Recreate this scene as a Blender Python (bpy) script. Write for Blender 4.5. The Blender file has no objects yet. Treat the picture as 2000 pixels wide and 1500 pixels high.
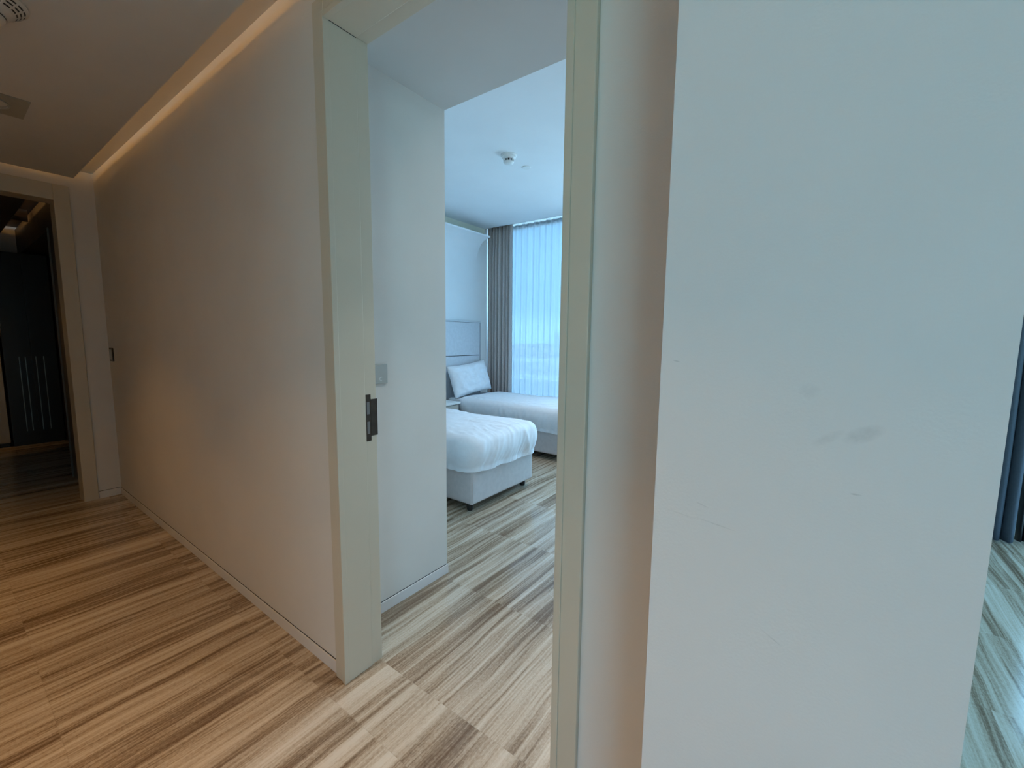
import bpy, bmesh, math, random
from mathutils import Vector, Matrix, noise
C = bpy.context.scene.collection
SC = bpy.context.scene
PI = math.pi

# ------------------------------------------------------------------ camera
EYE = Vector((0, 0, 1.4))
YAW, PIT, ROL = math.radians(36.1), math.radians(6.29), math.radians(0.632)
f = Vector((-math.sin(YAW)*math.cos(PIT), math.cos(YAW)*math.cos(PIT), -math.sin(PIT)))
r = Vector((math.cos(YAW), math.sin(YAW), 0)); u = r.cross(f)
r2 = r*math.cos(ROL) + u*math.sin(ROL); u2 = -r*math.sin(ROL) + u*math.cos(ROL)
cd = bpy.data.cameras.new('camera'); cam = bpy.data.objects.new('camera', cd); C.objects.link(cam)
M = Matrix((r2, u2, -f)).transposed().to_4x4(); M.translation = EYE
cam.matrix_world = M
cd.sensor_width = 36; cd.lens = 830.3/2000*36; cd.clip_start = 0.02; cd.clip_end = 2000
SC.camera = cam

# ------------------------------------------------------------------ light and exposure
SC.view_settings.view_transform = 'Standard'; SC.view_settings.look = 'None'
SC.view_settings.gamma = 1; SC.view_settings.use_curve_mapping = False
SC.view_settings.exposure = 0.1
SKY_COL = (0.27, 0.62, 0.98); SKY_HOR = (0.42, 0.86, 1.0); SKY_GAIN = 7.5
w = bpy.data.worlds.new('sky'); SC.world = w; w.use_nodes = True
wn = w.node_tree; wn.nodes.clear()
wo = wn.nodes.new('ShaderNodeOutputWorld'); bg = wn.nodes.new('ShaderNodeBackground')
tc = wn.nodes.new('ShaderNodeTexCoord'); sx = wn.nodes.new('ShaderNodeSeparateXYZ')
cr = wn.nodes.new('ShaderNodeValToRGB')
cr.color_ramp.elements[0].position = 0.028; cr.color_ramp.elements[0].color = (*SKY_HOR, 1)
cr.color_ramp.elements[1].position = 0.06; cr.color_ramp.elements[1].color = (*SKY_COL, 1)
wn.links.new(tc.outputs['Generated'], sx.inputs[0]); wn.links.new(sx.outputs['Z'], cr.inputs[0])
wn.links.new(cr.outputs[0], bg.inputs[0]); bg.inputs[1].default_value = SKY_GAIN
wn.links.new(bg.outputs[0], wo.inputs[0])

def area(name, loc, rot, sx_, sy_, power, col, portal=False, spread=180):
    l = bpy.data.lights.new(name, 'AREA'); l.shape = 'RECTANGLE'; l.size = sx_; l.size_y = sy_
    l.energy = power; l.color = col; l.spread = math.radians(spread)
    o = bpy.data.objects.new(name, l); C.objects.link(o); o.location = loc; o.rotation_euler = rot
    if portal: l.cycles.is_portal = True
    return o
# sky portals in the window openings; living side and rear ones are added for light
area('bedroom_window_portal', (-2.26, 5.46, 1.55), (-PI/2, 0, 0), 3.75, 3.05, 1, (1, 1, 1), True)
area('living_side_portal', (4.52, 2.6, 1.3), (0, PI/2, 0), 2.5, 2.8, 1, (1, 1, 1), True)
area('living_rear_portal', (2.65, -3.62, 1.25), (PI/2, 0, 0), 1.9, 2.4, 1, (1, 1, 1), True)
area('living_back_portal', (2.8, 4.72, 0.95), (-PI/2, 0, 0), 2.8, 1.9, 1, (1, 1, 1), True)

sl = bpy.data.lights.new('sun', 'SUN'); sl.energy = 7; sl.angle = math.radians(0.53); sl.color = (1.0, 0.95, 0.86)
so = bpy.data.objects.new('sun', sl); C.objects.link(so); so.rotation_euler = Vector((-1, -0.12, 1.1)).to_track_quat('Z', 'Y').to_euler()

WARM = (1.0, 0.54, 0.175)
COVE_GAIN = 6.5
ADDED_LIGHT_W = 5.4
CEIL = 2.59; CEILB = 2.98; WY = 0.897; WT = 0.158

# ------------------------------------------------------------------ materials
def newmat(name):
    m = bpy.data.materials.new(name); m.use_nodes = True
    nt = m.node_tree; b = nt.nodes['Principled BSDF']
    return m, nt, b
def nd(nt, t, **k):
    n = nt.nodes.new(t)
    for a, v in k.items():
        if a in n.inputs: n.inputs[a].default_value = v
        else: setattr(n, a, v)
    return n
def ramp(nt, src, stops):
    c = nt.nodes.new('ShaderNodeValToRGB'); e = c.color_ramp.elements
    while len(e) < len(stops): e.new(0.5)
    for i, (p, col) in enumerate(stops):
        e[i].position = p; e[i].color = (*col, 1)
    nt.links.new(src, c.inputs[0]); return c
def simple(name, col, rough=0.6, var=0.04, scale=18, bump=0.0, bscale=400, metal=0.0, spec=0.5):
    m, nt, b = newmat(name)
    t = nd(nt, 'ShaderNodeTexCoord'); n = nd(nt, 'ShaderNodeTexNoise', Scale=scale, Detail=3.0)
    nt.links.new(t.outputs['Object'], n.inputs['Vector'])
    lo = tuple(max(0, c*(1-var)) for c in col); hi = tuple(min(1, c*(1+var)) for c in col)
    c = ramp(nt, n.outputs['Fac'], [(0.35, lo), (0.65, hi)])
    nt.links.new(c.outputs[0], b.inputs['Base Color'])
    b.inputs['Roughness'].default_value = rough; b.inputs['Metallic'].default_value = metal
    b.inputs['Specular IOR Level'].default_value = spec
    if bump:
        n2 = nd(nt, 'ShaderNodeTexNoise', Scale=bscale, Detail=2.0)
        bp = nd(nt, 'ShaderNodeBump', Strength=bump, Distance=0.001)
        nt.links.new(t.outputs['Object'], n2.inputs['Vector'])
        nt.links.new(n2.outputs['Fac'], bp.inputs['Height']); nt.links.new(bp.outputs[0], b.inputs['Normal'])
    return m
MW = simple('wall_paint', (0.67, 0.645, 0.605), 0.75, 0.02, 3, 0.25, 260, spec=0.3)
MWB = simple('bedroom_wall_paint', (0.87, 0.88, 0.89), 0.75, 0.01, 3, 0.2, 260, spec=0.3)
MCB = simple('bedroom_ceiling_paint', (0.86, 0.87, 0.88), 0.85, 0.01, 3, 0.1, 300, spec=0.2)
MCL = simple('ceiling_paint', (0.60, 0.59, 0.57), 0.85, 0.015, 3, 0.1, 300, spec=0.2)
MT = simple('trim_lacquer', (0.565, 0.515, 0.415), 0.38, 0.015, 4, 0.08, 200, spec=0.4)
MSK = simple('skirting_paint', (0.70, 0.68, 0.66), 0.5, 0.02, 5)
MDARK = simple('dark_gap', (0.03, 0.03, 0.03), 0.8)
MPL = simple('white_plastic', (0.80, 0.80, 0.78), 0.4, 0.01)
MSLOT = simple('slot_grey', (0.16, 0.16, 0.16), 0.5)
MSQ = simple('square_plate', (0.36, 0.34, 0.30), 0.5, 0.01)
MGREYPL = simple('grey_plate', (0.40, 0.42, 0.40), 0.4, 0.01)
MBRONZE = simple('dark_bronze', (0.055, 0.045, 0.035), 0.4, 0.1, 40, metal=0.6)
MSTEEL = simple('brushed_steel', (0.55, 0.56, 0.56), 0.25, 0.05, 60, metal=1.0)
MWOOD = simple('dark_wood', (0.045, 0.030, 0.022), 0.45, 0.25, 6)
MBLACK = simple('black_lacquer', (0.012, 0.012, 0.014), 0.35)
MDRAPE = simple('grey_drape_cloth', (0.50, 0.44, 0.42), 0.9, 0.06, 60, 0.3, 700, spec=0.15)
MCHAR = simple('charcoal_drape_cloth', (0.075, 0.085, 0.105), 0.9, 0.05, 60, 0.3, 700, spec=0.15)
MBED = simple('bed_upholstery', (0.58, 0.525, 0.51), 0.55, 0.04, 25, 0.2, 500)
MHEAD = simple('headboard_upholstery', (0.62, 0.64, 0.68), 0.6, 0.04, 25, 0.2, 500)
MLIN = simple('white_linen', (0.80, 0.81, 0.84), 0.85, 0.02, 30, 0.15, 600, spec=0.2)
MLEG = simple('black_wood_leg', (0.015, 0.013, 0.012), 0.4)
MNS = simple('nightstand_lacquer', (0.52, 0.49, 0.44), 0.35, 0.02)
MCONC = simple('pale_building', (0.86, 0.86, 0.86), 0.8, 0.05, 0.3)
MROAD = simple('road', (0.88, 0.88, 0.88), 0.9, 0.05, 0.2)
MSAND = simple('sandy_ground', (0.68, 0.67, 0.65), 0.9, 0.15, 0.02)
MLEAF = simple('palm_leaf', (0.20, 0.28, 0.14), 0.7, 0.2, 3)
MTRUNK = simple('palm_trunk', (0.25, 0.19, 0.13), 0.9, 0.2, 6)

def emis(name, col, gain):
    m, nt, b = newmat(name)
    b.inputs['Base Color'].default_value = (*col, 1)
    b.inputs['Emission Color'].default_value = (*col, 1); b.inputs['Emission Strength'].default_value = gain
    return m
MLED = emis('warm_led', WARM, COVE_GAIN)

# glass
def glassmat():
    m, nt, b = newmat('window_glass')
    o = nt.nodes['Material Output']
    tr = nd(nt, 'ShaderNodeBsdfTransparent'); tr.inputs[0].default_value = (0.93, 0.97, 0.97, 1)
    gl = nd(nt, 'ShaderNodeBsdfGlossy', Roughness=0.02); mx = nd(nt, 'ShaderNodeMixShader')
    mx.inputs[0].default_value = 0.06
    nt.links.new(tr.outputs[0], mx.inputs[1]); nt.links.new(gl.outputs[0], mx.inputs[2])
    nt.links.new(mx.outputs[0], o.inputs['Surface']); return m
MGLASS = glassmat()
def sheermat():
    m, nt, b = newmat('sheer_voile')
    o = nt.nodes['Material Output']
    t = nd(nt, 'ShaderNodeTexCoord')
    n = nd(nt, 'ShaderNodeTexNoise', Scale=700.0, Detail=1.0)
    nt.links.new(t.outputs['Object'], n.inputs['Vector'])
    tr = nd(nt, 'ShaderNodeBsdfTransparent'); tr.inputs[0].default_value = (0.78, 0.88, 0.94, 1)
    tl = nd(nt, 'ShaderNodeBsdfTranslucent'); tl.inputs[0].default_value = (0.165, 0.175, 0.20, 1)
    df = nd(nt, 'ShaderNodeBsdfDiffuse'); df.inputs[0].default_value = (0.70, 0.72, 0.74, 1)
    m1 = nd(nt, 'ShaderNodeMixShader'); m1.inputs[0].default_value = 0.35
    nt.links.new(tl.outputs[0], m1.inputs[1]); nt.links.new(df.outputs[0], m1.inputs[2])
    # denser where the cloth is seen edge-on in its folds
    lw = nd(nt, 'ShaderNodeLayerWeight', Blend=0.35)
    mr = nd(nt, 'ShaderNodeMapRange'); mr.inputs['To Min'].default_value = 0.91; mr.inputs['To Max'].default_value = 1.0
    nt.links.new(lw.outputs['Facing'], mr.inputs[0])
    m2 = nd(nt, 'ShaderNodeMixShader')
    nt.links.new(mr.outputs[0], m2.inputs[0]); nt.links.new(tr.outputs[0], m2.inputs[1]); nt.links.new(m1.outputs[0], m2.inputs[2])
    nt.links.new(m2.outputs[0], o.inputs['Surface']); return m
MSHEER = sheermat()
MTAPE, _nt, _b = newmat('heading_tape_cloth')
_t = nd(_nt, 'ShaderNodeBsdfTranslucent'); _t.inputs[0].default_value = (0.42, 0.43, 0.44, 1)
_nt.links.new(_t.outputs[0], _nt.nodes['Material Output'].inputs['Surface'])

# vein-cut stone floor: tiles laid in rows, veins running along Y
def floormat():
    m, nt, b = newmat('veined_stone_floor')
    L = nt.links.new
    def math_(op, a, bb=None, c=None):
        n = nd(nt, 'ShaderNodeMath', operation=op)
        for i, v in enumerate((a, bb, c)):
            if v is None: continue
            if isinstance(v, (int, float)): n.inputs[i].default_value = v
            else: L(v, n.inputs[i])
        return n.outputs[0]
    t = nd(nt, 'ShaderNodeTexCoord'); s = nd(nt, 'ShaderNodeSeparateXYZ'); L(t.outputs['Object'], s.inputs[0])
    X, Y = s.outputs['X'], s.outputs['Y']
    # row joints: y = .16, .81 then 1.05, 1.67, 2.29 ...
    far = math_('GREATER_THAN', Y, 1.05)
    ra = math_('DIVIDE', math_('SUBTRACT', Y, 0.16), 0.65)
    rb = math_('DIVIDE', math_('SUBTRACT', Y, 1.05), 0.62)
    rowf = math_('ADD', math_('MULTIPLY', ra, math_('SUBTRACT', 1.0, far)), math_('MULTIPLY', math_('ADD', rb, 20.0), far))
    row = math_('FLOOR', rowf); fr = math_('SUBTRACT', rowf, row)
    wid = math_('ADD', 0.0, 0.0)
    colf = math_('DIVIDE', math_('ADD', X, wid), 0.62); col = math_('FLOOR', colf); fc = math_('SUBTRACT', colf, col)
    cv = nd(nt, 'ShaderNodeCombineXYZ'); L(col, cv.inputs[1])
    wnz = nd(nt, 'ShaderNodeTexWhiteNoise', noise_dimensions='3D'); L(cv.outputs[0], wnz.inputs['Vector'])
    rnd = wnz.outputs['Value']
    off = math_('ADD', math_('MULTIPLY', rnd, 37.0), math_('MULTIPLY', row, 0.24))
    # waviness of the veins
    wv = nd(nt, 'ShaderNodeTexNoise', Scale=1.0, Detail=2.0)
    wc = nd(nt, 'ShaderNodeCombineXYZ'); L(math_('MULTIPLY', X, 2.5), wc.inputs[0]); L(math_('MULTIPLY', Y, 2.2), wc.inputs[1]); L(off, wc.inputs[2])
    L(wc.outputs[0], wv.inputs['Vector'])
    Xw = math_('ADD', X, math_('MULTIPLY', math_('SUBTRACT', wv.outputs['Fac'], 0.5), 0.035))
    def vein(sx_, sy_, det, seed):
        c = nd(nt, 'ShaderNodeCombineXYZ')
        L(math_('MULTIPLY', Xw, sx_), c.inputs[0]); L(math_('MULTIPLY', Y, sy_), c.inputs[1]); L(math_('ADD', off, seed), c.inputs[2])
        n = nd(nt, 'ShaderNodeTexNoise', Scale=1.0, Detail=det, Roughness=0.6); L(c.outputs[0], n.inputs['Vector']); return n.outputs['Fac']
    v1 = vein(9.0, 0.40, 3.0, 0.0); v2 = vein(36.0, 0.8, 4.0, 5.0); v3 = vein(120.0, 2.5, 3.0, 9.0)
    grain = vein(190.0, 90.0, 1.0, 3.0)
    mixv = math_('ADD', math_('ADD', math_('MULTIPLY', v1, 0.50), math_('MULTIPLY', v2, 0.46)), math_('ADD', math_('MULTIPLY', v3, 0.24), math_('MULTIPLY', grain, 0.13)))
    tone = math_('ADD', mixv, math_('MULTIPLY', math_('SUBTRACT', rnd, 0.5), 0.05))
    c = ramp(nt, tone, [(0.525, (0.15, 0.098, 0.060)), (0.595, (0.26, 0.19, 0.128)), (0.65, (0.41, 0.326, 0.238)), (0.71, (0.52, 0.435, 0.335)), (0.80, (0.62, 0.55, 0.455))])
    # joints
    j1 = math_('LESS_THAN', fr, 0.004); j2 = math_('LESS_THAN', fc, 0.003)
    j = math_('MAXIMUM', j1, math_('MULTIPLY', j2, 0.3))
    mx = nd(nt, 'ShaderNodeMix', data_type='RGBA'); L(math_('MULTIPLY', j, 0.18), mx.inputs['Factor'])
    L(c.outputs[0], mx.inputs['A']); mx.inputs['B'].default_value = (0.22, 0.17, 0.12, 1)
    L(mx.outputs['Result'], b.inputs['Base Color'])
    rr = nd(nt, 'ShaderNodeMapRange'); rr.inputs['To Min'].default_value = 0.10; rr.inputs['To Max'].default_value = 0.20
    L(v2, rr.inputs[0]); L(rr.outputs[0], b.inputs['Roughness'])
    b.inputs['Specular IOR Level'].default_value = 0.55
    return m
MFLOOR = floormat()

# paint with faint scuffs for the pier
def piermat():
    m, nt, b = newmat('scuffed_wall_paint'); L = nt.links.new
    t = nd(nt, 'ShaderNodeTexCoord')
    n = nd(nt, 'ShaderNodeTexNoise', Scale=3.0, Detail=2.0); L(t.outputs['Object'], n.inputs['Vector'])
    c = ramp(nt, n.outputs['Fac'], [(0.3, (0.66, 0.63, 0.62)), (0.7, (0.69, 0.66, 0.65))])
    fac = None
    def mth(op, a, bb=None):
        q = nd(nt, 'ShaderNodeMath', operation=op)
        for i, v in enumerate((a, bb)):
            if v is None: continue
            if isinstance(v, (int, float)): q.inputs[i].default_value = v
            else: L(v, q.inputs[i])
        return q.outputs[0]
    brk = nd(nt, 'ShaderNodeTexNoise', Scale=140.0, Detail=3.0); L(t.outputs['Object'], brk.inputs['Vector'])
    # (x, z, half length, half height, tilt, strength)
    for (mx_, mz, a, h, tilt, st) in ((-0.166, 1.369, .006, .0012, -.2, .5), (0.044, 1.294, .022, .010, .5, .30), (0.012, 1.285, .020, .006, .6, .16),
                                      (0.043, 1.223, .006, .0014, 0, .55), (-0.103, 1.147, .030, .0011, -.12, .28), (-0.121, 1.170, .010, .0010, -.3, .32),
                                      (-0.027, 1.012, .016, .0012, -.5, .30), (-0.150, 1.150, .03, .0009, -.1, .2), (-0.01, 1.34, .012, .010, .2, .14)):
        mp = nd(nt, 'ShaderNodeMapping', vector_type='POINT')
        mp.inputs['Location'].default_value = (0, 0, 0)
        sub = nd(nt, 'ShaderNodeVectorMath', operation='SUBTRACT'); L(t.outputs['Object'], sub.inputs[0]); sub.inputs[1].default_value = (mx_, 0, mz)
        mp.inputs['Rotation'].default_value = (0, tilt, 0)
        L(sub.outputs[0], mp.inputs['Vector'])
        s = nd(nt, 'ShaderNodeSeparateXYZ'); L(mp.outputs[0], s.inputs[0])
        xx = mth('DIVIDE', s.outputs['X'], a); zz = mth('DIVIDE', s.outputs['Z'], h)
        d = mth('ADD', mth('MULTIPLY', xx, xx), mth('MULTIPLY', zz, zz))
        g = mth('MAXIMUM', mth('SUBTRACT', 1.0, d), 0.0)
        g = mth('MULTIPLY', mth('MULTIPLY', g, brk.outputs['Fac']), st)
        fac = g if fac is None else mth('MAXIMUM', fac, g)
    mx = nd(nt, 'ShaderNodeMix', data_type='RGBA'); L(fac, mx.inputs['Factor'])
    L(c.outputs[0], mx.inputs['A']); mx.inputs['B'].default_value = (0.12, 0.12, 0.13, 1)
    L(mx.outputs['Result'], b.inputs['Base Color'])
    b.inputs['Roughness'].default_value = 0.75; b.inputs['Specular IOR Level'].default_value = 0.3
    n2 = nd(nt, 'ShaderNodeTexNoise', Scale=260.0, Detail=2.0); bp = nd(nt, 'ShaderNodeBump', Strength=0.25, Distance=0.001)
    L(t.outputs['Object'], n2.inputs['Vector']); L(n2.outputs['Fac'], bp.inputs['Height']); L(bp.outputs[0], b.inputs['Normal'])
    return m
MPIER = piermat()

# ------------------------------------------------------------------ helpers
def bx(bm, x0, x1, y0, y1, z0, z1):
    v = [bm.verts.new(p) for p in ((x0,y0,z0),(x1,y0,z0),(x1,y1,z0),(x0,y1,z0),(x0,y0,z1),(x1,y0,z1),(x1,y1,z1),(x0,y1,z1))]
    for q in ((0,3,2,1),(4,5,6,7),(0,1,5,4),(1,2,6,5),(2,3,7,6),(3,0,4,7)): bm.faces.new([v[i] for i in q])
def B(*boxes):
    bm = bmesh.new()
    for b in boxes: bx(bm, *b)
    return bm
def obj(name, bm, mat, parent=None, smooth=False, bevel=0.0, seg=2, loc=None):
    me = bpy.data.meshes.new(name)
    if bevel:
        bmesh.ops.bevel(bm, geom=list(bm.edges), offset=bevel, segments=seg, affect='EDGES', profile=0.5)
    bm.normal_update(); bm.to_mesh(me); bm.free()
    o = bpy.data.objects.new(name, me); C.objects.link(o); me.materials.append(mat)
    if smooth:
        for p in me.polygons: p.use_smooth = True
    if parent: o.parent = parent
    if loc: o.location = loc
    return o
def struct(name, bm, mat, label=None, parent=None, **k):
    o = obj(name, bm, mat, parent, **k)
    if parent is None:
        o['kind'] = 'structure'
        if label: o['label'] = label; o['category'] = name.split('_')[0]
    elif label: o['label'] = label
    return o
def tag(o, label, cat, group=None):
    o['label'] = label; o['category'] = cat
    if group: o['group'] = group
    return o
def thing(name, label, cat, loc=(0, 0, 0), rz=0, group=None, kind=None):
    o = bpy.data.objects.new(name, None); C.objects.link(o); o.location = loc; o.rotation_euler = (0, 0, rz)
    o.empty_display_size = 0.1
    tag(o, label, cat, group)
    if kind: o['kind'] = kind
    return o
def lathe(prof, n=40, cap=True):
    bm = bmesh.new(); rings = []
    for (rr, z) in prof:
        rings.append([bm.verts.new((rr*math.cos(2*PI*i/n), rr*math.sin(2*PI*i/n), z)) for i in range(n)])
    for a, b_ in zip(rings, rings[1:]):
        for i in range(n): bm.faces.new((a[i], a[(i+1)%n], b_[(i+1)%n], b_[i]))
    if cap:
        bm.faces.new(rings[0]); bm.faces.new(rings[-1][::-1])
    bmesh.ops.recalc_face_normals(bm, faces=list(bm.faces))
    return bm
def cutboxes(bm, *a): return bm

# ------------------------------------------------------------------ floor, walls, ceilings
struct('floor', B((-9, 6, -4, 5.6, -0.12, 0)), MFLOOR, 'polished vein-cut stone floor in long brown and beige stripes')
# corridor right wall, merging into the closet block beside the bedroom entrance
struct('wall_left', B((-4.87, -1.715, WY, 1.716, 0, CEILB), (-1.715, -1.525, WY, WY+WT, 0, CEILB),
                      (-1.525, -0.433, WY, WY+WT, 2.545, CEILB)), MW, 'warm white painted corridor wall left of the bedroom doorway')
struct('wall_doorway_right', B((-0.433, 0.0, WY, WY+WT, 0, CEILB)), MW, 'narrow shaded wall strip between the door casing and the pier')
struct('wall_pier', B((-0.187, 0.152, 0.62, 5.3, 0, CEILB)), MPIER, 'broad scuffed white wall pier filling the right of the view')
# bedroom shell
struct('wall_headboard', B((-4.35, -4.2, 1.716, 5.5, 0, CEILB+0.3)), MWB, 'pale bedroom wall behind the headboards')
struct('ceiling_bedroom', B((-4.35, -0.18, 1.716, 5.0, CEILB, CEILB+0.1), (-4.35, -0.18, 5.0, 5.5, CEILB+0.16, CEILB+0.3), (-4.35, -0.18, 4.99, 5.0, CEILB, CEILB+0.3)), MCB, 'white bedroom ceiling ending in a curtain pocket')
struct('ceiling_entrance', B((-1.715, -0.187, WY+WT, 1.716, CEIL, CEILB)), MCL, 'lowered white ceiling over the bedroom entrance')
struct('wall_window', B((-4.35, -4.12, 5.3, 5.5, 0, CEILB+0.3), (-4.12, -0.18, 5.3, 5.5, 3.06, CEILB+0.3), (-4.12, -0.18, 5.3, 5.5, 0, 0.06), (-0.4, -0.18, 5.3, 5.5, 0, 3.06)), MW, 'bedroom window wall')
# living side
struct('wall_living_far', B((0.152, 1.37, 4.55, 4.75, 0, CEIL), (1.37, 4.6, 4.55, 4.75, 1.64, CEIL), (4.1, 4.6, 4.55, 4.75, 0, 1.64)), MW, 'far wall of the living room')
struct('wall_living_side', B((4.5, 4.65, -3.6, 1.2, 0, CEIL), (4.5, 4.65, 4.0, 4.7, 0, CEIL), (4.5, 4.65, 1.2, 4.0, 2.5, CEIL)), MW, 'window wall of the living room')
struct('wall_living_back', B((-0.8, 1.7, -3.75, -3.6, 0, CEIL), (3.6, 4.6, -3.75, -3.6, 0, CEIL), (1.7, 3.6, -3.75, -3.6, 2.45, CEIL), (1.7, 3.6, -3.75, -3.6, 0, 0.05)), MW, 'wall behind the camera')
struct('wall_corridor_near', B((-4.87, -0.12, -0.85, -0.7, 0, CEIL), (-0.8, -0.65, -3.6, -0.85, 0, CEIL)), MW, 'corridor wall opposite the bedroom door, lengthened to block rear window light')  # near end extended, out of view, to shade the doorway wall
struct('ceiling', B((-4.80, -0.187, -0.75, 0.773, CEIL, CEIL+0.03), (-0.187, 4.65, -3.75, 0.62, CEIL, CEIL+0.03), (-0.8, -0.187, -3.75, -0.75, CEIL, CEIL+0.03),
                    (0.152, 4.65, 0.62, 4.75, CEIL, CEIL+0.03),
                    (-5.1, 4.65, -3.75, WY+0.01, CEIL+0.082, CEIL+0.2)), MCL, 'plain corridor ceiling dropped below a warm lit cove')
# corridor end wall with a cased opening (the lip of the cove runs on above it)
EX = -4.87
struct('wall_corridor_end', B((EX-0.15, EX, 0.75, 0.9, 0, CEIL+0.08), (EX-0.15, EX, -0.75, 0.75, 2.53, CEIL+0.08)), MW, 'short end wall of the corridor')
d2 = thing('door_2', 'cased doorway at the dark end of the corridor', 'doorway', (EX, 0, 0), kind='structure')
obj('casing', B((-0.165, 0.012, 0.66, 0.75, 0, 2.53), (-0.165, 0.012, -0.60, 0.66, 2.41, 2.53), (-0.165, 0.012, -0.70, -0.60, 0, 2.53)), MT, d2, bevel=0.003)
# hall beyond
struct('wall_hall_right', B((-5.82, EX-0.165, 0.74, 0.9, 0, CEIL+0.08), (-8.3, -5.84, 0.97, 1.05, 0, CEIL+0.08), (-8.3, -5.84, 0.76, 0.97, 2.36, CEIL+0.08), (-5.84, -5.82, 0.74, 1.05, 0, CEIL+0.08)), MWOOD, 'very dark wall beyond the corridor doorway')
struct('trim_hall', B((-5.845, -5.825, 0.728, 0.745, 0, 2.35)), simple('grey_trim', (0.13, 0.135, 0.125), 0.5), 'thin upright trim on the dark hall wall')
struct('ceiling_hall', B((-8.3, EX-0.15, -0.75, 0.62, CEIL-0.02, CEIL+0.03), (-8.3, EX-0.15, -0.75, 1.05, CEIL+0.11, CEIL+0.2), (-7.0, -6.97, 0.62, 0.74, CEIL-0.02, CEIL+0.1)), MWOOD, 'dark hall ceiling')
struct('wall_hall_end', B((-8.45, -8.3, -2.0, 1.05, 0, CEIL+0.2)), MW, 'pale end wall of the hall')
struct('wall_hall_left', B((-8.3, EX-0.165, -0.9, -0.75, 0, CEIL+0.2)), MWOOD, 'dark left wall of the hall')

# skirtings (flush boards with a shadow gap above)
def skirting(name, boxes, gaps, label):
    o = struct(name, B(*boxes), MSK, label, bevel=0.0012, seg=1)
    g = obj('shadow_gap', B(*gaps), MDARK, o)
skirting('baseboard_corridor', [(EX, -1.527, WY-0.006, WY+0.002, 0.0, 0.055)], [(EX, -1.527, WY-0.0012, WY+0.002, 0.055, 0.0585)], 'low flush white skirting along the corridor wall')
skirting('baseboard_corridor_end', [(EX-0.01, EX+0.006, 0.752, WY-0.006, 0, 0.06)], [(EX-0.01, EX+0.0012, 0.752, WY-0.006, 0.06, 0.0635)], 'short skirting on the corridor end wall')
skirting('baseboard_entrance', [(-1.72, -1.709, WY+WT+.02, 1.722, 0, 0.055)], [(-1.72, -1.7138, WY+WT+.02, 1.717, 0.055, 0.0585)], 'low flush skirting inside the bedroom entrance')
skirting('baseboard_headboard', [(-4.21, -4.194, 1.72, 5.3, 0, 0.055)], [(-4.21, -4.1988, 1.72, 5.3, 0.055, 0.0585)], 'skirting along the headboard wall')

# bedroom doorway frame
d1 = thing('door_1', 'pale grey-green frame of the open bedroom doorway', 'doorway', (-1.455, WY, 0), kind='structure')
JL, JR, JT = 0.0, 0.952, 2.475            # local: left jamb, right jamb, head
CW = 0.07
obj('casing', B((-CW, JL, -0.014, 0.0, 0, JT+CW), (JL, JR, -0.014, 0.0, JT, JT+CW), (JR, JR+CW, -0.014, 0.0, 0, JT+CW)), MT, d1, bevel=0.0025)
# mitre line and inner bead
obj('casing_bead', B((-0.018, JL+0.0015, -0.018, 0.004, 0, JT+0.018), (JL, JR, -0.018, 0.004, JT-0.0015, JT+0.018), (JR-0.0015, JR+0.018, -0.018, 0.004, 0, JT+0.018)), MT, d1, bevel=0.002)
obj('jamb_lining', B((-CW, JL, 0, 0.112, 0, JT+CW), (JL, JR, 0, 0.112, JT, JT+CW), (JR, JR+CW, 0, 0.112, 0, JT+CW)), MT, d1, bevel=0.003, seg=3)
obj('door_rebate', B((-CW, JL-0.006, 0.112, 0.165, 0, JT+CW), (JL-0.006, JR+0.006, 0.112, 0.165, JT+0.006, JT+CW), (JR+0.006, JR+CW, 0.112, 0.165, 0, JT+CW)), MT, d1, bevel=0.0012, seg=1)
obj('mitre_joint', B((-0.0008, 0.0009, 0.002, 0.111, JT-0.0012, JT+0.0012)), MDARK, d1)
# lock strike on the left jamb
st = obj('strike_plate', B((-0.0075, -0.0042, 0.116, 0.138, 0.975, 1.165)), MBRONZE, d1); st['label'] = 'dark bronze strike plate'
obj('strike_lip', B((-0.0075, -0.0035, 0.138, 0.168, 0.995, 1.145)), MBRONZE, st)
obj('latch_hole', B((-0.0045, -0.0036, 0.1195, 0.1315, 1.085, 1.135)), MSLOT, st)
obj('bolt_hole', B((-0.0045, -0.0036, 0.1195, 0.1315, 1.005, 1.055)), MSLOT, st)

# ------------------------------------------------------------------ cove lighting strips
for (nm, bxs, lab) in (('led_strip', (-4.78, -0.25, 0.66, 0.668, CEIL+0.031, CEIL+0.045), 'warm hidden light strip in the cove above the corridor wall'),
                       ('led_strip', (-8.2, -5.04, 0.52, 0.528, CEIL+0.031, CEIL+0.05), 'warm hidden light strip in the cove of the dark hall')):
    tag(obj(nm, B(bxs), MLED), lab, 'light strip')
tag(obj('led_strip', B((-4.66, -4.65, -0.6, 0.62, CEIL+0.031, CEIL+0.045)), MLED), 'short warm light strip above the corridor end doorway', 'light strip')

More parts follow.
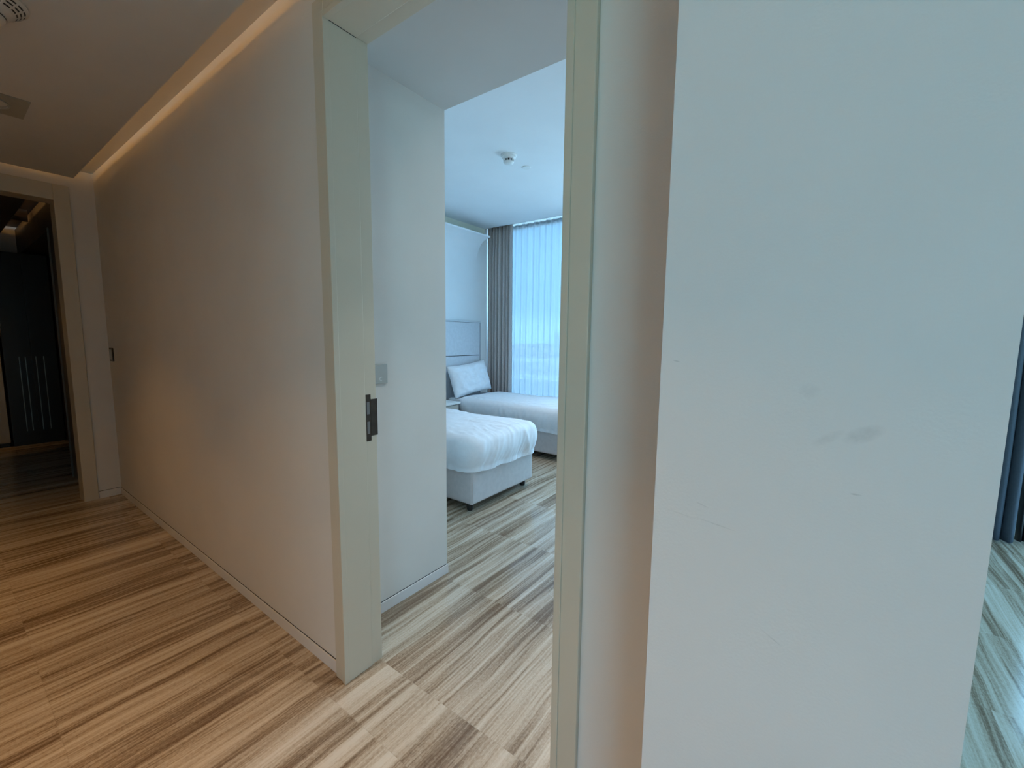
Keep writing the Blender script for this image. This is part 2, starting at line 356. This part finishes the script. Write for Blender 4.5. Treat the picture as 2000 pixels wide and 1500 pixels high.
# ------------------------------------------------------------------ ceiling fittings
def detector(name, label, x, y, z, rz=0):
    t = thing(name, label, 'smoke detector', (x, y, z), rz)
    obj('base', lathe([(0.0705, 0), (0.0705, -0.006), (0.066, -0.012), (0.058, -0.014)], 48), MPL, t, smooth=False)
    obj('body', lathe([(0.058, -0.012), (0.060, -0.018), (0.056, -0.030), (0.048, -0.036)], 48), MPL, t, smooth=True)
    obj('sensor_chamber', lathe([(0.036, -0.034), (0.036, -0.060)], 40), MBLACK, t)
    ribs = bmesh.new()
    for k in range(10):
        a = 2*PI*k/10; tmp = B((0.034, 0.046, -0.003, 0.003, -0.060, -0.034))
        bmesh.ops.rotate(tmp, verts=tmp.verts, cent=(0, 0, 0), matrix=Matrix.Rotation(a, 3, 'Z'))
        me = bpy.data.meshes.new('t'); tmp.to_mesh(me); ribs.from_mesh(me); tmp.free(); bpy.data.meshes.remove(me)
    obj('rib_cage', ribs, MPL, t)
    obj('cap', lathe([(0.046, -0.056), (0.046, -0.061), (0.040, -0.070), (0.025, -0.076), (0.002, -0.078)], 40), MPL, t, smooth=True)
    return t
detector('smoke_detector', 'white smoke detector on the bedroom ceiling', -2.345, 3.13, CEILB)
t = thing('ceiling_fitting', 'round slotted fitting on the corridor ceiling at the top left corner', 'ceiling fitting', (-2.515, 0.200, CEIL))
MFIT = simple('fitting_plastic', (0.62, 0.60, 0.56), 0.5, 0.01)
obj('shell', lathe([(0.128, 0), (0.128, -0.006), (0.086, -0.040), (0.068, -0.050), (0.066, -0.058)], 64), MFIT, t, smooth=False)
obj('cap', lathe([(0.064, -0.056), (0.068, -0.060), (0.064, -0.068), (0.040, -0.076), (0.002, -0.078)], 48), MFIT, t, smooth=True)
obj('cap_groove', lathe([(0.0665, -0.0535), (0.0695, -0.0575), (0.0665, -0.0595)], 48, cap=False), MBLACK, t)
bm = bmesh.new()
for row_, rr_ in enumerate((0.096, 0.106, 0.116)):
    zz_ = -0.006 - (0.128-rr_)/(0.128-0.086)*0.034 - 0.0008
    for k in range(20):
        a0 = 2*PI*k/20; q = []
        for aa in (a0, a0+0.08, a0+0.16, a0+0.235):
            for dr_ in (-0.0021, 0.0021):
                q.append(bm.verts.new(((rr_+dr_)*math.cos(aa), (rr_+dr_)*math.sin(aa), zz_+dr_*0.034/0.042)))
        for m_ in range(3): bm.faces.new((q[2*m_], q[2*m_+1], q[2*m_+3], q[2*m_+2]))
obj('slots', bm, MBLACK, t)
tag(obj('ceiling_disc', lathe([(0.042, 0), (0.042, -0.004), (0.038, -0.007), (0.002, -0.0075)], 36), MPL, loc=(-2.37, 3.44, CEILB)), 'small flat white round cover plate beside the bedroom smoke detector', 'cover plate')
# square recessed fitting
sq = thing('square_downlight', 'unlit square flush downlight in the corridor ceiling at the left edge', 'downlight', (-3.58, 0.27, CEIL))
bm = bmesh.new()
S = 0.15; NR = 40; rad = 0.085
outer = []; inner = []
for k in range(NR):
    a = 2*PI*k/NR; c_, s_ = math.cos(a), math.sin(a); q = S/max(abs(c_), abs(s_))
    outer.append(bm.verts.new((q*c_, q*s_, -0.004))); inner.append(bm.verts.new((rad*c_, rad*s_, -0.004)))
top = [bm.verts.new((v.co.x, v.co.y, 0.0)) for v in outer]; cup = [bm.verts.new((v.co.x*0.75, v.co.y*0.75, 0.018)) for v in inner]
for k in range(NR):
    n = (k+1) % NR
    bm.faces.new((outer[k], inner[k], inner[n], outer[n])); bm.faces.new((outer[k], outer[n], top[n], top[k])); bm.faces.new((inner[k], cup[k], cup[n], inner[n]))
bm.faces.new(cup)
bmesh.ops.recalc_face_normals(bm, faces=list(bm.faces))
obj('plate', bm, MSQ, sq)
obj('trim_ring', lathe([(0.092, -0.004), (0.092, -0.009), (0.084, -0.009), (0.084, -0.004)], 40, cap=False), MGREYPL, sq)
obj('lamp', lathe([(0.045, 0.012), (0.045, -0.002), (0.038, -0.006), (0.002, -0.007)], 30), MBLACK, sq)

# added warm downlights, unseen above and behind the view, to brighten the corridor
def downlight(x, y, watts, label):
    t = thing('added_downlight', label, 'downlight', (x, y, CEIL), group='added corridor downlights')
    obj('trim_ring', lathe([(0.06, 0), (0.06, -0.005), (0.045, -0.005), (0.045, 0)], 32, cap=False), MPL, t)
    obj('lens', lathe([(0.045, -0.001), (0.045, -0.003)], 32), emis('lit_lens', WARM, 2.0), t)
    l = bpy.data.lights.new('added_lamp', 'AREA'); l.shape = 'DISK'; l.size = 0.08; l.energy = watts; l.color = WARM; l.spread = math.radians(88)
    o = bpy.data.objects.new('added_lamp', l); C.objects.link(o); o.location = (x, y, CEIL-0.012)
downlight(-1.6, -0.38, ADDED_LIGHT_W, 'added unseen downlight above the bedroom doorway end of the corridor')
downlight(-0.35, -0.45, ADDED_LIGHT_W*1.3, 'added unseen downlight above the near end of the corridor')
downlight(-3.5, -0.38, ADDED_LIGHT_W*0.8, 'added unseen downlight towards the dark end of the corridor')

t = thing('added_downlight', 'added unseen downlight in the lowered ceiling just inside the bedroom', 'downlight', (-0.62, 1.38, CEIL))  # added out of view to brighten the entrance and bed side
obj('trim_ring', lathe([(0.06, 0), (0.06, -0.005), (0.045, -0.005), (0.045, 0)], 32, cap=False), MPL, t)
obj('lens', lathe([(0.045, -0.001), (0.045, -0.003)], 32), emis('lit_lens_neutral', (1.0, 0.93, 0.82), 2.0), t)
area('added_entrance_light', (-0.62, 1.38, CEIL-0.012), (0, 0, 0), 0.08, 0.08, 3.8, (1.0, 0.93, 0.82), spread=85)
# added ceiling panels, hidden right of the doorway view, to brighten the bedroom
for (x, y, pw, lab) in ((-0.75, 2.05, 2.0, 'added unseen bedroom ceiling panel nearer the door'), (-1.7, 3.7, 10.0, 'added unseen bedroom ceiling panel nearer the window')):
    t = thing('added_ceiling_light', lab, 'ceiling light', (x, y, CEILB), group='added bedroom panels')
    obj('frame', B((-0.2, 0.2, -0.2, 0.2, -0.03, 0)), MPL, t, bevel=0.004)
    obj('diffuser', B((-0.18, 0.18, -0.18, 0.18, -0.033, -0.03)), emis('diffuser_glow', (1.0, 0.95, 0.88), 2.0), t)
    area('added_panel_light', (x, y, CEILB-0.036), (0, 0, 0), 0.34, 0.34, pw, (1.0, 0.95, 0.88), spread=130)
# ------------------------------------------------------------------ switches
sw = thing('light_switch', 'small pale switch plate just inside the bedroom doorway', 'switch', (-1.715, 1.262, 1.217))
obj('plate', B((0.0, 0.0125, -0.045, 0.045, -0.046, 0.046)), MGREYPL, sw, bevel=0.0012, seg=1)
obj('rocker', B((0.0125, 0.0137, -0.040, 0.040, -0.034, 0.042)), MGREYPL, sw, bevel=0.0005, seg=1)
bm = lathe([(0.0075, 0), (0.0095, 0.0006), (0.0075, 0.0012)], 24, cap=False)
bmesh.ops.rotate(bm, verts=bm.verts, cent=(0, 0, 0), matrix=Matrix.Rotation(PI/2, 3, 'Y'))
bmesh.ops.delete(bm, geom=[v for v in bm.verts if v.co.y > 0.0055], context='VERTS')
mk = obj('marking', bm, MPL, sw); mk.location = (0.0138, 0.006, -0.023); mk['label'] = 'small white open ring mark'
s2 = thing('light_switch', 'tiny dark framed switch plate near the far corner of the corridor wall', 'switch', (-4.765, WY, 1.22))
obj('frame', B((-0.05, 0.05, -0.009, 0, -0.055, 0.055)), MBRONZE, s2, bevel=0.001, seg=1)
obj('rocker', B((-0.036, 0.036, -0.012, -0.009, -0.042, 0.042)), MGREYPL, s2, bevel=0.001, seg=1)

# ------------------------------------------------------------------ bedroom cornice: concave cove on the headboard wall
bm = bmesh.new()
prof = []
NQ = 18; CX, CZ = 0.25, 0.30
for k in range(NQ+1):
    a = (PI/2)*k/NQ                 # from the wall, sweeping out to the lip
    prof.append((CX*(1-math.cos(a)), 2.805 - CZ*(1-math.sin(a))))
prof += [(CX+0.004, 2.805), (CX+0.004, 2.825), (0.0, 2.825)]
y0, y1 = 1.716, 4.85
va = [bm.verts.new((-4.2+px_, y0, pz)) for px_, pz in prof]; vb = [bm.verts.new((-4.2+px_, y1, pz)) for px_, pz in prof]
for k in range(len(prof)):
    n = (k+1) % len(prof); bm.faces.new((va[k], va[n], vb[n], vb[k]))
bm.faces.new(va); bm.faces.new(vb[::-1]); bmesh.ops.recalc_face_normals(bm, faces=list(bm.faces))
struct('trim_cornice', bm, MWB, 'curved cornice along the headboard wall, cut square beside the curtains')

struct('trim_fascia', B((-4.2, -4.17, 1.716, 4.99, 2.825, 2.98)), simple('cove_glow_cream', (0.80, 0.78, 0.64), 0.7, 0.01), 'recess band between the cornice and the bedroom ceiling, cove glow painted in cream')  # cream tint stands in for warm cove light in the recess
# ------------------------------------------------------------------ curtains
def cloth(x0, x1, y, z0, z1, pleats, amp, seed, flare=0.3, nx=None, nz=24):
    bm = bmesh.new(); nx = nx or pleats*14; g = []
    rnd = random.Random(seed)
    ph = [rnd.uniform(-0.6, 0.6) for _ in range(pleats+2)]
    for j in range(nz+1):
        tz = j/nz; z = z0+(z1-z0)*tz; row = []
        for i in range(nx+1):
            tx = i/nx
            k = tx*pleats; pi_ = int(k); p = ph[pi_]*(1-(k-pi_)) + ph[pi_+1]*(k-pi_)
            a = 2*PI*k + p*1.5 + 0.45*noise.noise((k*0.55, tz*0.7, seed))*(1-tz)*2
            am = amp*(1-flare*tz)*(0.65+0.55*noise.noise((k*0.8, tz*0.7, seed+7)))
            yy = y + am*math.sin(a) + 0.3*am*math.sin(2*a+1)
            xx = x0+(x1-x0)*tx + 0.35*am*math.cos(a) + 0.014*noise.noise((k*0.4, tz*1.6, seed+3))*(1-tz)
            row.append(bm.verts.new((xx, yy, z)))
        g.append(row)
    for j in range(nz):
        for i in range(nx): bm.faces.new((g[j][i], g[j][i+1], g[j+1][i+1], g[j+1][i]))
    return bm
def solid(o, th):
    m = o.modifiers.new('thickness', 'SOLIDIFY'); m.thickness = th; m.offset = 0
dr = obj('blackout_curtain', cloth(-4.19, -3.755, 5.095, 0.02, 3.09, 7, 0.042, 3, flare=0.15), MDRAPE, smooth=True); solid(dr, 0.003)
tag(dr, 'grey pleated blackout curtain drawn back beside the bedroom window', 'curtain')
sh = thing('sheer_curtain', 'white translucent sheer curtain across the bedroom window', 'curtain', (0, 0, 0))
s_ = obj('voile', cloth(-3.97, -2.15, 5.155, 0.02, 3.0, 18, 0.030, 11, nz=30), MSHEER, sh, smooth=True)
s_ = obj('heading_tape', cloth(-3.97, -2.15, 5.155, 2.965, 3.09, 18, 0.018, 11, nz=2), MTAPE, sh, smooth=True)
tag(obj('curtain_track', B((-4.19, -0.3, 5.085, 5.17, 3.092, 3.115)), MPL), 'white curtain track in the ceiling pocket over the bedroom window', 'curtain track')

# windows
wf = thing('window_1', 'tall bedroom window behind the sheer curtain', 'window', (-4.12, 5.36, 0.06), kind='structure')
obj('window_frame', B((0, 0.05, 0, 0.06, 0, 3.0), (3.67, 3.72, 0, 0.06, 0, 3.0), (0.05, 3.67, 0, 0.06, 0, 0.05), (0.05, 3.67, 0, 0.06, 2.95, 3.0), (1.85, 1.90, 0, 0.06, 0.05, 2.95)), MSTEEL, wf)
obj('glass', B((0.05, 1.85, 0.026, 0.032, 0.05, 2.95), (1.90, 3.67, 0.026, 0.032, 0.05, 2.95)), MGLASS, wf)
wf = thing('window_side_added', 'added unseen living room side window', 'window', (4.55, 1.2, 0), kind='structure')  # added out of view to bring daylight onto the right-hand floor
obj('window_frame', B((0, 0.05, 0, 0.05, 0, 2.5), (0, 0.05, 2.75, 2.8, 0, 2.5), (0, 0.05, 0.05, 2.75, 0, 0.05), (0, 0.05, 0.05, 2.75, 2.45, 2.5)), MSTEEL, wf)
wf = thing('window_rear_added', 'added unseen living room rear window', 'window', (1.7, -3.7, 0.05), kind='structure')  # added out of view to light the pier front
obj('window_frame', B((0, 0.05, 0, 0.05, 0, 2.4), (1.85, 1.9, 0, 0.05, 0, 2.4), (0.05, 1.85, 0, 0.05, 0, 0.05), (0.05, 1.85, 0, 0.05, 2.35, 2.4)), MSTEEL, wf)
wf = thing('window_3', 'bright living room window seen mirrored in the floor', 'window', (1.37, 4.62, 0), kind='structure')
obj('window_frame', B((0, 0.012, 0, 0.05, 0, 1.64), (2.69, 2.73, 0, 0.05, 0, 1.64), (0.012, 2.69, 0, 0.05, 0, 0.04), (0.012, 2.69, 0, 0.05, 1.625, 1.64)), MBLACK, wf)
# living-room curtain and dark panel
dr = obj('dark_curtain', cloth(0.75, 1.165, 4.36, 0.012, 2.56, 5, 0.03, 21), MCHAR, smooth=True); solid(dr, 0.003)
tag(dr, 'dark blue-grey curtain at the far right edge, hanging to the living room floor', 'curtain')
dr = obj('dark_curtain', cloth(1.19, 1.29, 4.43, 0.012, 2.56, 3, 0.022, 23), MBLACK, smooth=True); solid(dr, 0.003)
tag(dr, 'nearly black curtain just right of the blue-grey one', 'curtain')

# ------------------------------------------------------------------ beds
BL, BW = 1.97, 0.865
def rrect(hx, hy, rad, n):
    """points, normals and arclength around a rounded rectangle centred on 0"""
    pts = []; L1, L2 = 2*(hx-rad), 2*(hy-rad); Q = PI*rad/2; P = 2*(L1+L2)+4*Q
    for k in range(n):
        s = P*k/n
        segs = ((L1, 'l', (-(hx-rad), -hy), (1, 0), (0, -1)), (Q, 'c', (hx-rad, -(hy-rad)), -PI/2, 0), (L2, 'l', (hx, -(hy-rad)), (0, 1), (1, 0)), (Q, 'c', (hx-rad, hy-rad), 0, 0),
                (L1, 'l', (hx-rad, hy), (-1, 0), (0, 1)), (Q, 'c', (-(hx-rad), hy-rad), PI/2, 0), (L2, 'l', (-hx, hy-rad), (0, -1), (-1, 0)), (Q, 'c', (-(hx-rad), -(hy-rad)), PI, 0))
        q = s
        for sg in segs:
            if q <= sg[0] or sg is segs[-1]:
                if sg[1] == 'l': pts.append((sg[2][0]+sg[3][0]*q, sg[2][1]+sg[3][1]*q, sg[4][0], sg[4][1], s))
                else:
                    a = sg[3]+q/rad; pts.append((sg[2][0]+rad*math.cos(a), sg[2][1]+rad*math.sin(a), math.cos(a), math.sin(a), s))
                break
            q -= sg[0]
    return pts
def ridge(v): return 1-abs(v)*2
def duvet(x0, x1, yy0, yy1, ztop, drop, seed, wr=1.0, n=420):
    cx, cy, hx, hy = (x0+x1)/2, (yy0+yy1)/2, (x1-x0)/2, (yy1-yy0)/2
    rc = 0.055
    ring = rrect(hx-rc, hy-rc, 0.05, n)
    bm = bmesh.new(); rows = []
    def topz(x, y):
        a = noise.noise((x*1.6+seed, y*2.5, 0.3))*0.018
        b_ = noise.noise((x*3.0+y*5.0+seed, y*7.0-x*2, 1.7)); c_ = noise.noise((x*7-y*3, y*15+x*4, seed))
        return a + wr*(0.012*max(0, ridge(b_)-0.55) + 0.005*ridge(c_))
    for q in (0.0, 0.08, 0.16, 0.24, 0.32, 0.40, 0.47, 0.54, 0.60, 0.66, 0.71, 0.76, 0.80, 0.84, 0.88, 0.91, 0.94, 0.97, 1.0):
        row = []
        for (px_, py_, nx_, ny_, s) in ring:
            # inner rings follow a bar-shaped spine so the quads stay regular
            sx0 = max(-(hx-hy), min(hx-hy, px_)); X = sx0+(px_-sx0)*q; Y = py_*q
            crown = 0.020*(1-q**2.5)
            row.append((cx+X, cy+Y, ztop+crown+topz(cx+X, cy+Y)))
        rows.append(row)
    nd_ = 26
    for j in range(1, nd_+1):
        t = j/nd_; row = []
        for (px_, py_, nx_, ny_, s) in ring:
            hem = drop + 0.022*noise.noise((s*1.3, seed, 0)) + 0.010*noise.noise((s*6, seed, 4))
            a = min(1, t/0.28)*PI/2
            if t <= 0.28: off = rc*math.sin(a); dz = rc*(1-math.cos(a))
            else: off = rc; dz = rc + (hem-rc)*(t-0.28)/0.72
            m = max(0, (t-0.1)/0.9)
            fold = ridge(noise.noise((s*9+0.8*dz*noise.noise((s, 3, seed))*8, dz*2.0, seed+2)))
            fold2 = ridge(noise.noise((s*22 + dz*9, dz*3, seed+5)))
            bul = 0.030*math.sin(min(1, m*1.15)*PI) 
            off += bul + wr*(0.020*fold*m**0.7 + 0.008*fold2*m**0.5) - 0.012*m
            X = cx+px_+nx_*off; Y = cy+py_+ny_*off
            row.append((X, Y, ztop-dz+topz(X, Y)*(1-t)))
        rows.append(row)
    V = [[bm.verts.new(p) for p in row] for row in rows[1:]]
    c0 = [bm.verts.new(p) for p in rows[0]]
    V = [c0]+V
    for a, b_ in zip(V, V[1:]):
        for i in range(n):
            k = (i+1) % n
            bm.faces.new((a[i], b_[i], b_[k], a[k]))
    bmesh.ops.remove_doubles(bm, verts=c0, dist=1e-5)
    bmesh.ops.recalc_face_normals(bm, faces=list(bm.faces))
    return bm
def pillow(wd, ht, th, seed, wr=1.0, n=40):
    """lying in the local xy plane, thickness along z"""
    bm = bmesh.new(); grids = []
    for sgn in (1, -1):
        g = []
        for j in range(n+1):
            row = []
            for i in range(n+1):
                a, b_ = i/n*2-1, j/n*2-1
                e = (1-abs(a)**3.2)*(1-abs(b_)**3.2)
                pinch = 1-0.07*(1-abs(b_)**2)*(abs(a)**6); pinch2 = 1-0.09*(1-abs(a)**2)*(abs(b_)**6)
                x = a*wd/2*pinch; y = b_*ht/2*pinch2
                wz = wr*(0.016*ridge(noise.noise((a*2.2+b_*1.5, b_*2.5-a, seed))) + 0.006*ridge(noise.noise((a*6, b_*5+a*3, seed+2))))*min(1, e*1.6)
                z = sgn*(th/2*max(0, e)**0.55 + wz)
                if 0 < i < n and 0 < j < n: row.append(bm.verts.new((x, y, z)))
                elif sgn == 1: row.append(bm.verts.new((x, y, 0)))
                else: row.append(grids[0][j][i])
            g.append(row)
        grids.append(g)
        for j in range(n):
            for i in range(n):
                q = (g[j][i], g[j][i+1], g[j+1][i+1], g[j+1][i])
                bm.faces.new(q if sgn == 1 else q[::-1])
    return bm
def make_bed(label, y0, seed, ztop, drop, hem_x0):
    t = thing('bed', label, 'bed', (-4.12, y0, 0), group=None)
    obj('base', B((0.02, BL, 0, BW, 0.07, 0.35)), MBED, t, bevel=0.018, seg=3, smooth=False)
    sm = obj('base_seam', B((BL-0.001, BL+0.0015, 0.012, 0.0155, 0.085, 0.335)), MBED, t)
    for (lx, ly) in ((BL-0.075, 0.06), (BL-0.075, BW-0.06), (0.10, 0.06), (0.10, BW-0.06)):
        lg = obj('leg', lathe([(0.021, 0), (0.026, 0.012), (0.031, 0.075)], 20), MLEG, t, smooth=False); lg.location = (lx, ly, 0)
    obj('mattress', B((0.03, BL-0.02, 0.015, BW-0.015, 0.352, 0.575)), MLIN, t, bevel=0.04, seg=4, smooth=True)
    # headboard: upright panel framed by a groove, a seam across it
    hb = obj('headboard', B((-0.075, 0.0, -0.08, BW-0.115, 0.0, 1.62)), MHEAD, t, bevel=0.004, seg=2)
    obj('groove', B((-0.002, 0.0025, -0.07, BW-0.155, 1.128, 1.136), (-0.002, 0.0025, BW-0.1345, BW-0.131, 0.05, 1.60), (-0.002, 0.0025, -0.07, BW-0.131, 1.60, 1.604)), MDARK, hb)
    return t
bed1 = make_bed('nearer bed with a rumpled white duvet over a grey upholstered base', 2.43, 1.0, 0, 0, 0)
bed2 = make_bed('farther bed beside the window with a white pillow against its headboard', 4.10, 2.0, 0, 0, 0)
d_a = tag(obj('duvet', duvet(-3.62, -2.115, 2.405, 3.320, 0.615, 0.285, 3.3), MLIN, smooth=True), 'rumpled white duvet with gathered folds on the nearer bed', 'duvet', None)
d_b = tag(obj('duvet', duvet(-3.86, -2.115, 4.075, 4.985, 0.605, 0.280, 8.1, wr=0.8), MLIN, smooth=True), 'smooth white duvet on the farther bed under the window', 'duvet', None)
p = obj('pillow', pillow(0.80, 0.45, 0.16, 4.2, wr=1.0), MLIN, smooth=True)
tag(p, 'white pillow propped against the headboard of the farther bed', 'pillow')
p.rotation_euler = (math.radians(74), 0, math.radians(90)); p.rotation_euler = (Matrix.Rotation(math.radians(90), 3, 'Z') @ Matrix.Rotation(math.radians(74), 3, 'X') @ Matrix.Rotation(math.radians(5), 3, 'Z')).to_euler(); p.location = (-3.975, 4.455, 0.82)

ns = thing('nightstand', 'pale nightstand between the two beds', 'nightstand', (-4.19, 3.42, 0))
obj('body', B((0, 0.42, 0.02, 0.57, 0.06, 0.535)), MNS, ns, bevel=0.003)
obj('top', B((0, 0.45, 0.0, 0.59, 0.537, 0.562)), MPL, ns, bevel=0.003)
dw = obj('drawer', B((0.421, 0.437, 0.03, 0.56, 0.31, 0.525)), MNS, ns, bevel=0.002)
obj('drawer', B((0.421, 0.437, 0.03, 0.56, 0.075, 0.30)), MNS, ns, bevel=0.002)
obj('plinth', B((0.02, 0.40, 0.04, 0.55, 0.0, 0.06)), MWOOD, ns)

# ------------------------------------------------------------------ dark wardrobe at the end of the hall
wr_ = thing('wardrobe', 'dark wardrobe with slim vertical bar handles seen through the corridor doorway', 'wardrobe', (-8.28, 0.52, 0))
obj('body', B((0, 0.38, 0.0, 0.44, 0.06, 2.34)), MBLACK, wr_)
obj('plinth', B((0, 0.37, 0.005, 0.435, 0, 0.06)), MBLACK, wr_)
MDSTEEL = simple('dull_steel', (0.30, 0.32, 0.31), 0.35, 0.05, 60, metal=1.0)
for (ya, yb, hs) in ((0.003, 0.218, (0.118, 0.168)), (0.222, 0.437, (0.255, 0.320))):
    dd = obj('door', B((0.381, 0.40, ya, yb, 0.08, 2.32)), MBLACK, wr_)
    for q in hs:
        h_ = obj('handle', B((0.415, 0.423, q-0.0035, q+0.0035, 0.18, 1.10), (0.40, 0.415, q-0.003, q+0.003, 0.22, 0.24), (0.40, 0.415, q-0.003, q+0.003, 1.06, 1.08)), MDSTEEL, dd)
        h_['label'] = 'slim steel bar handle'
lc = thing('low_cabinet', 'pale low cabinet beside the dark wardrobe at the left edge', 'cabinet', (-8.28, -0.30, 0))
obj('body', B((0, 0.36, 0.0, 0.80, 0.05, 1.36)), MNS, lc, bevel=0.003)
obj('top', B((0, 0.38, 0.0, 0.80, 1.362, 1.385)), MNS, lc, bevel=0.002)
obj('door', B((0.361, 0.376, 0.004, 0.398, 0.06, 1.35)), MNS, lc, bevel=0.002)
obj('door', B((0.361, 0.376, 0.402, 0.796, 0.06, 1.35)), MNS, lc, bevel=0.002)
obj('plinth', B((0.0, 0.33, 0.01, 0.79, 0.0, 0.05)), MBLACK, lc)
t = thing('added_downlight', 'added unseen downlight over the pale cabinet in the dark hall', 'downlight', (-7.35, 0.0, CEIL-0.02))  # added out of view to light the pale cabinet
obj('trim_ring', lathe([(0.05, 0), (0.05, -0.005), (0.04, -0.005), (0.04, 0)], 24, cap=False), MPL, t)
area('added_hall_light', (-7.35, 0.0, CEIL-0.03), (0, math.radians(25), 0), 0.07, 0.07, 1.2, WARM, spread=60)
# ------------------------------------------------------------------ outdoors beyond the bedroom window
struct('ground', B((-400, 400, 8, 900, -9.2, -9.0)), MSAND, 'pale sandy ground outside the window')
for k, (ya, yb) in enumerate(((88, 99), (150, 176))):
    struct('ground_road', B((-300, 300, ya, yb, -9.0, -8.96)), MROAD, 'road crossing the ground outside the window')
def building(x, y, wx, wy, h, label):
    t = thing('building', label, 'building', (x, y, -9))
    obj('wall', B((-wx/2, wx/2, -wy/2, wy/2, 0, h)), MCONC, t)
    k = 0
    bmw = bmesh.new()
    for fl in range(int(h//4)):
        bx(bmw, -wx/2*0.86, wx/2*0.86, -wy/2-0.1, -wy/2, fl*4+1.2, fl*4+2.9)
    if len(bmw.verts): obj('window_band', bmw, MSTEEL, t)
building(-95, 190, 26, 14, 13, 'pale low building seen through the left of the sheer curtain')
building(-74, 170, 16, 12, 17, 'taller pale building seen through the middle of the sheer curtain')
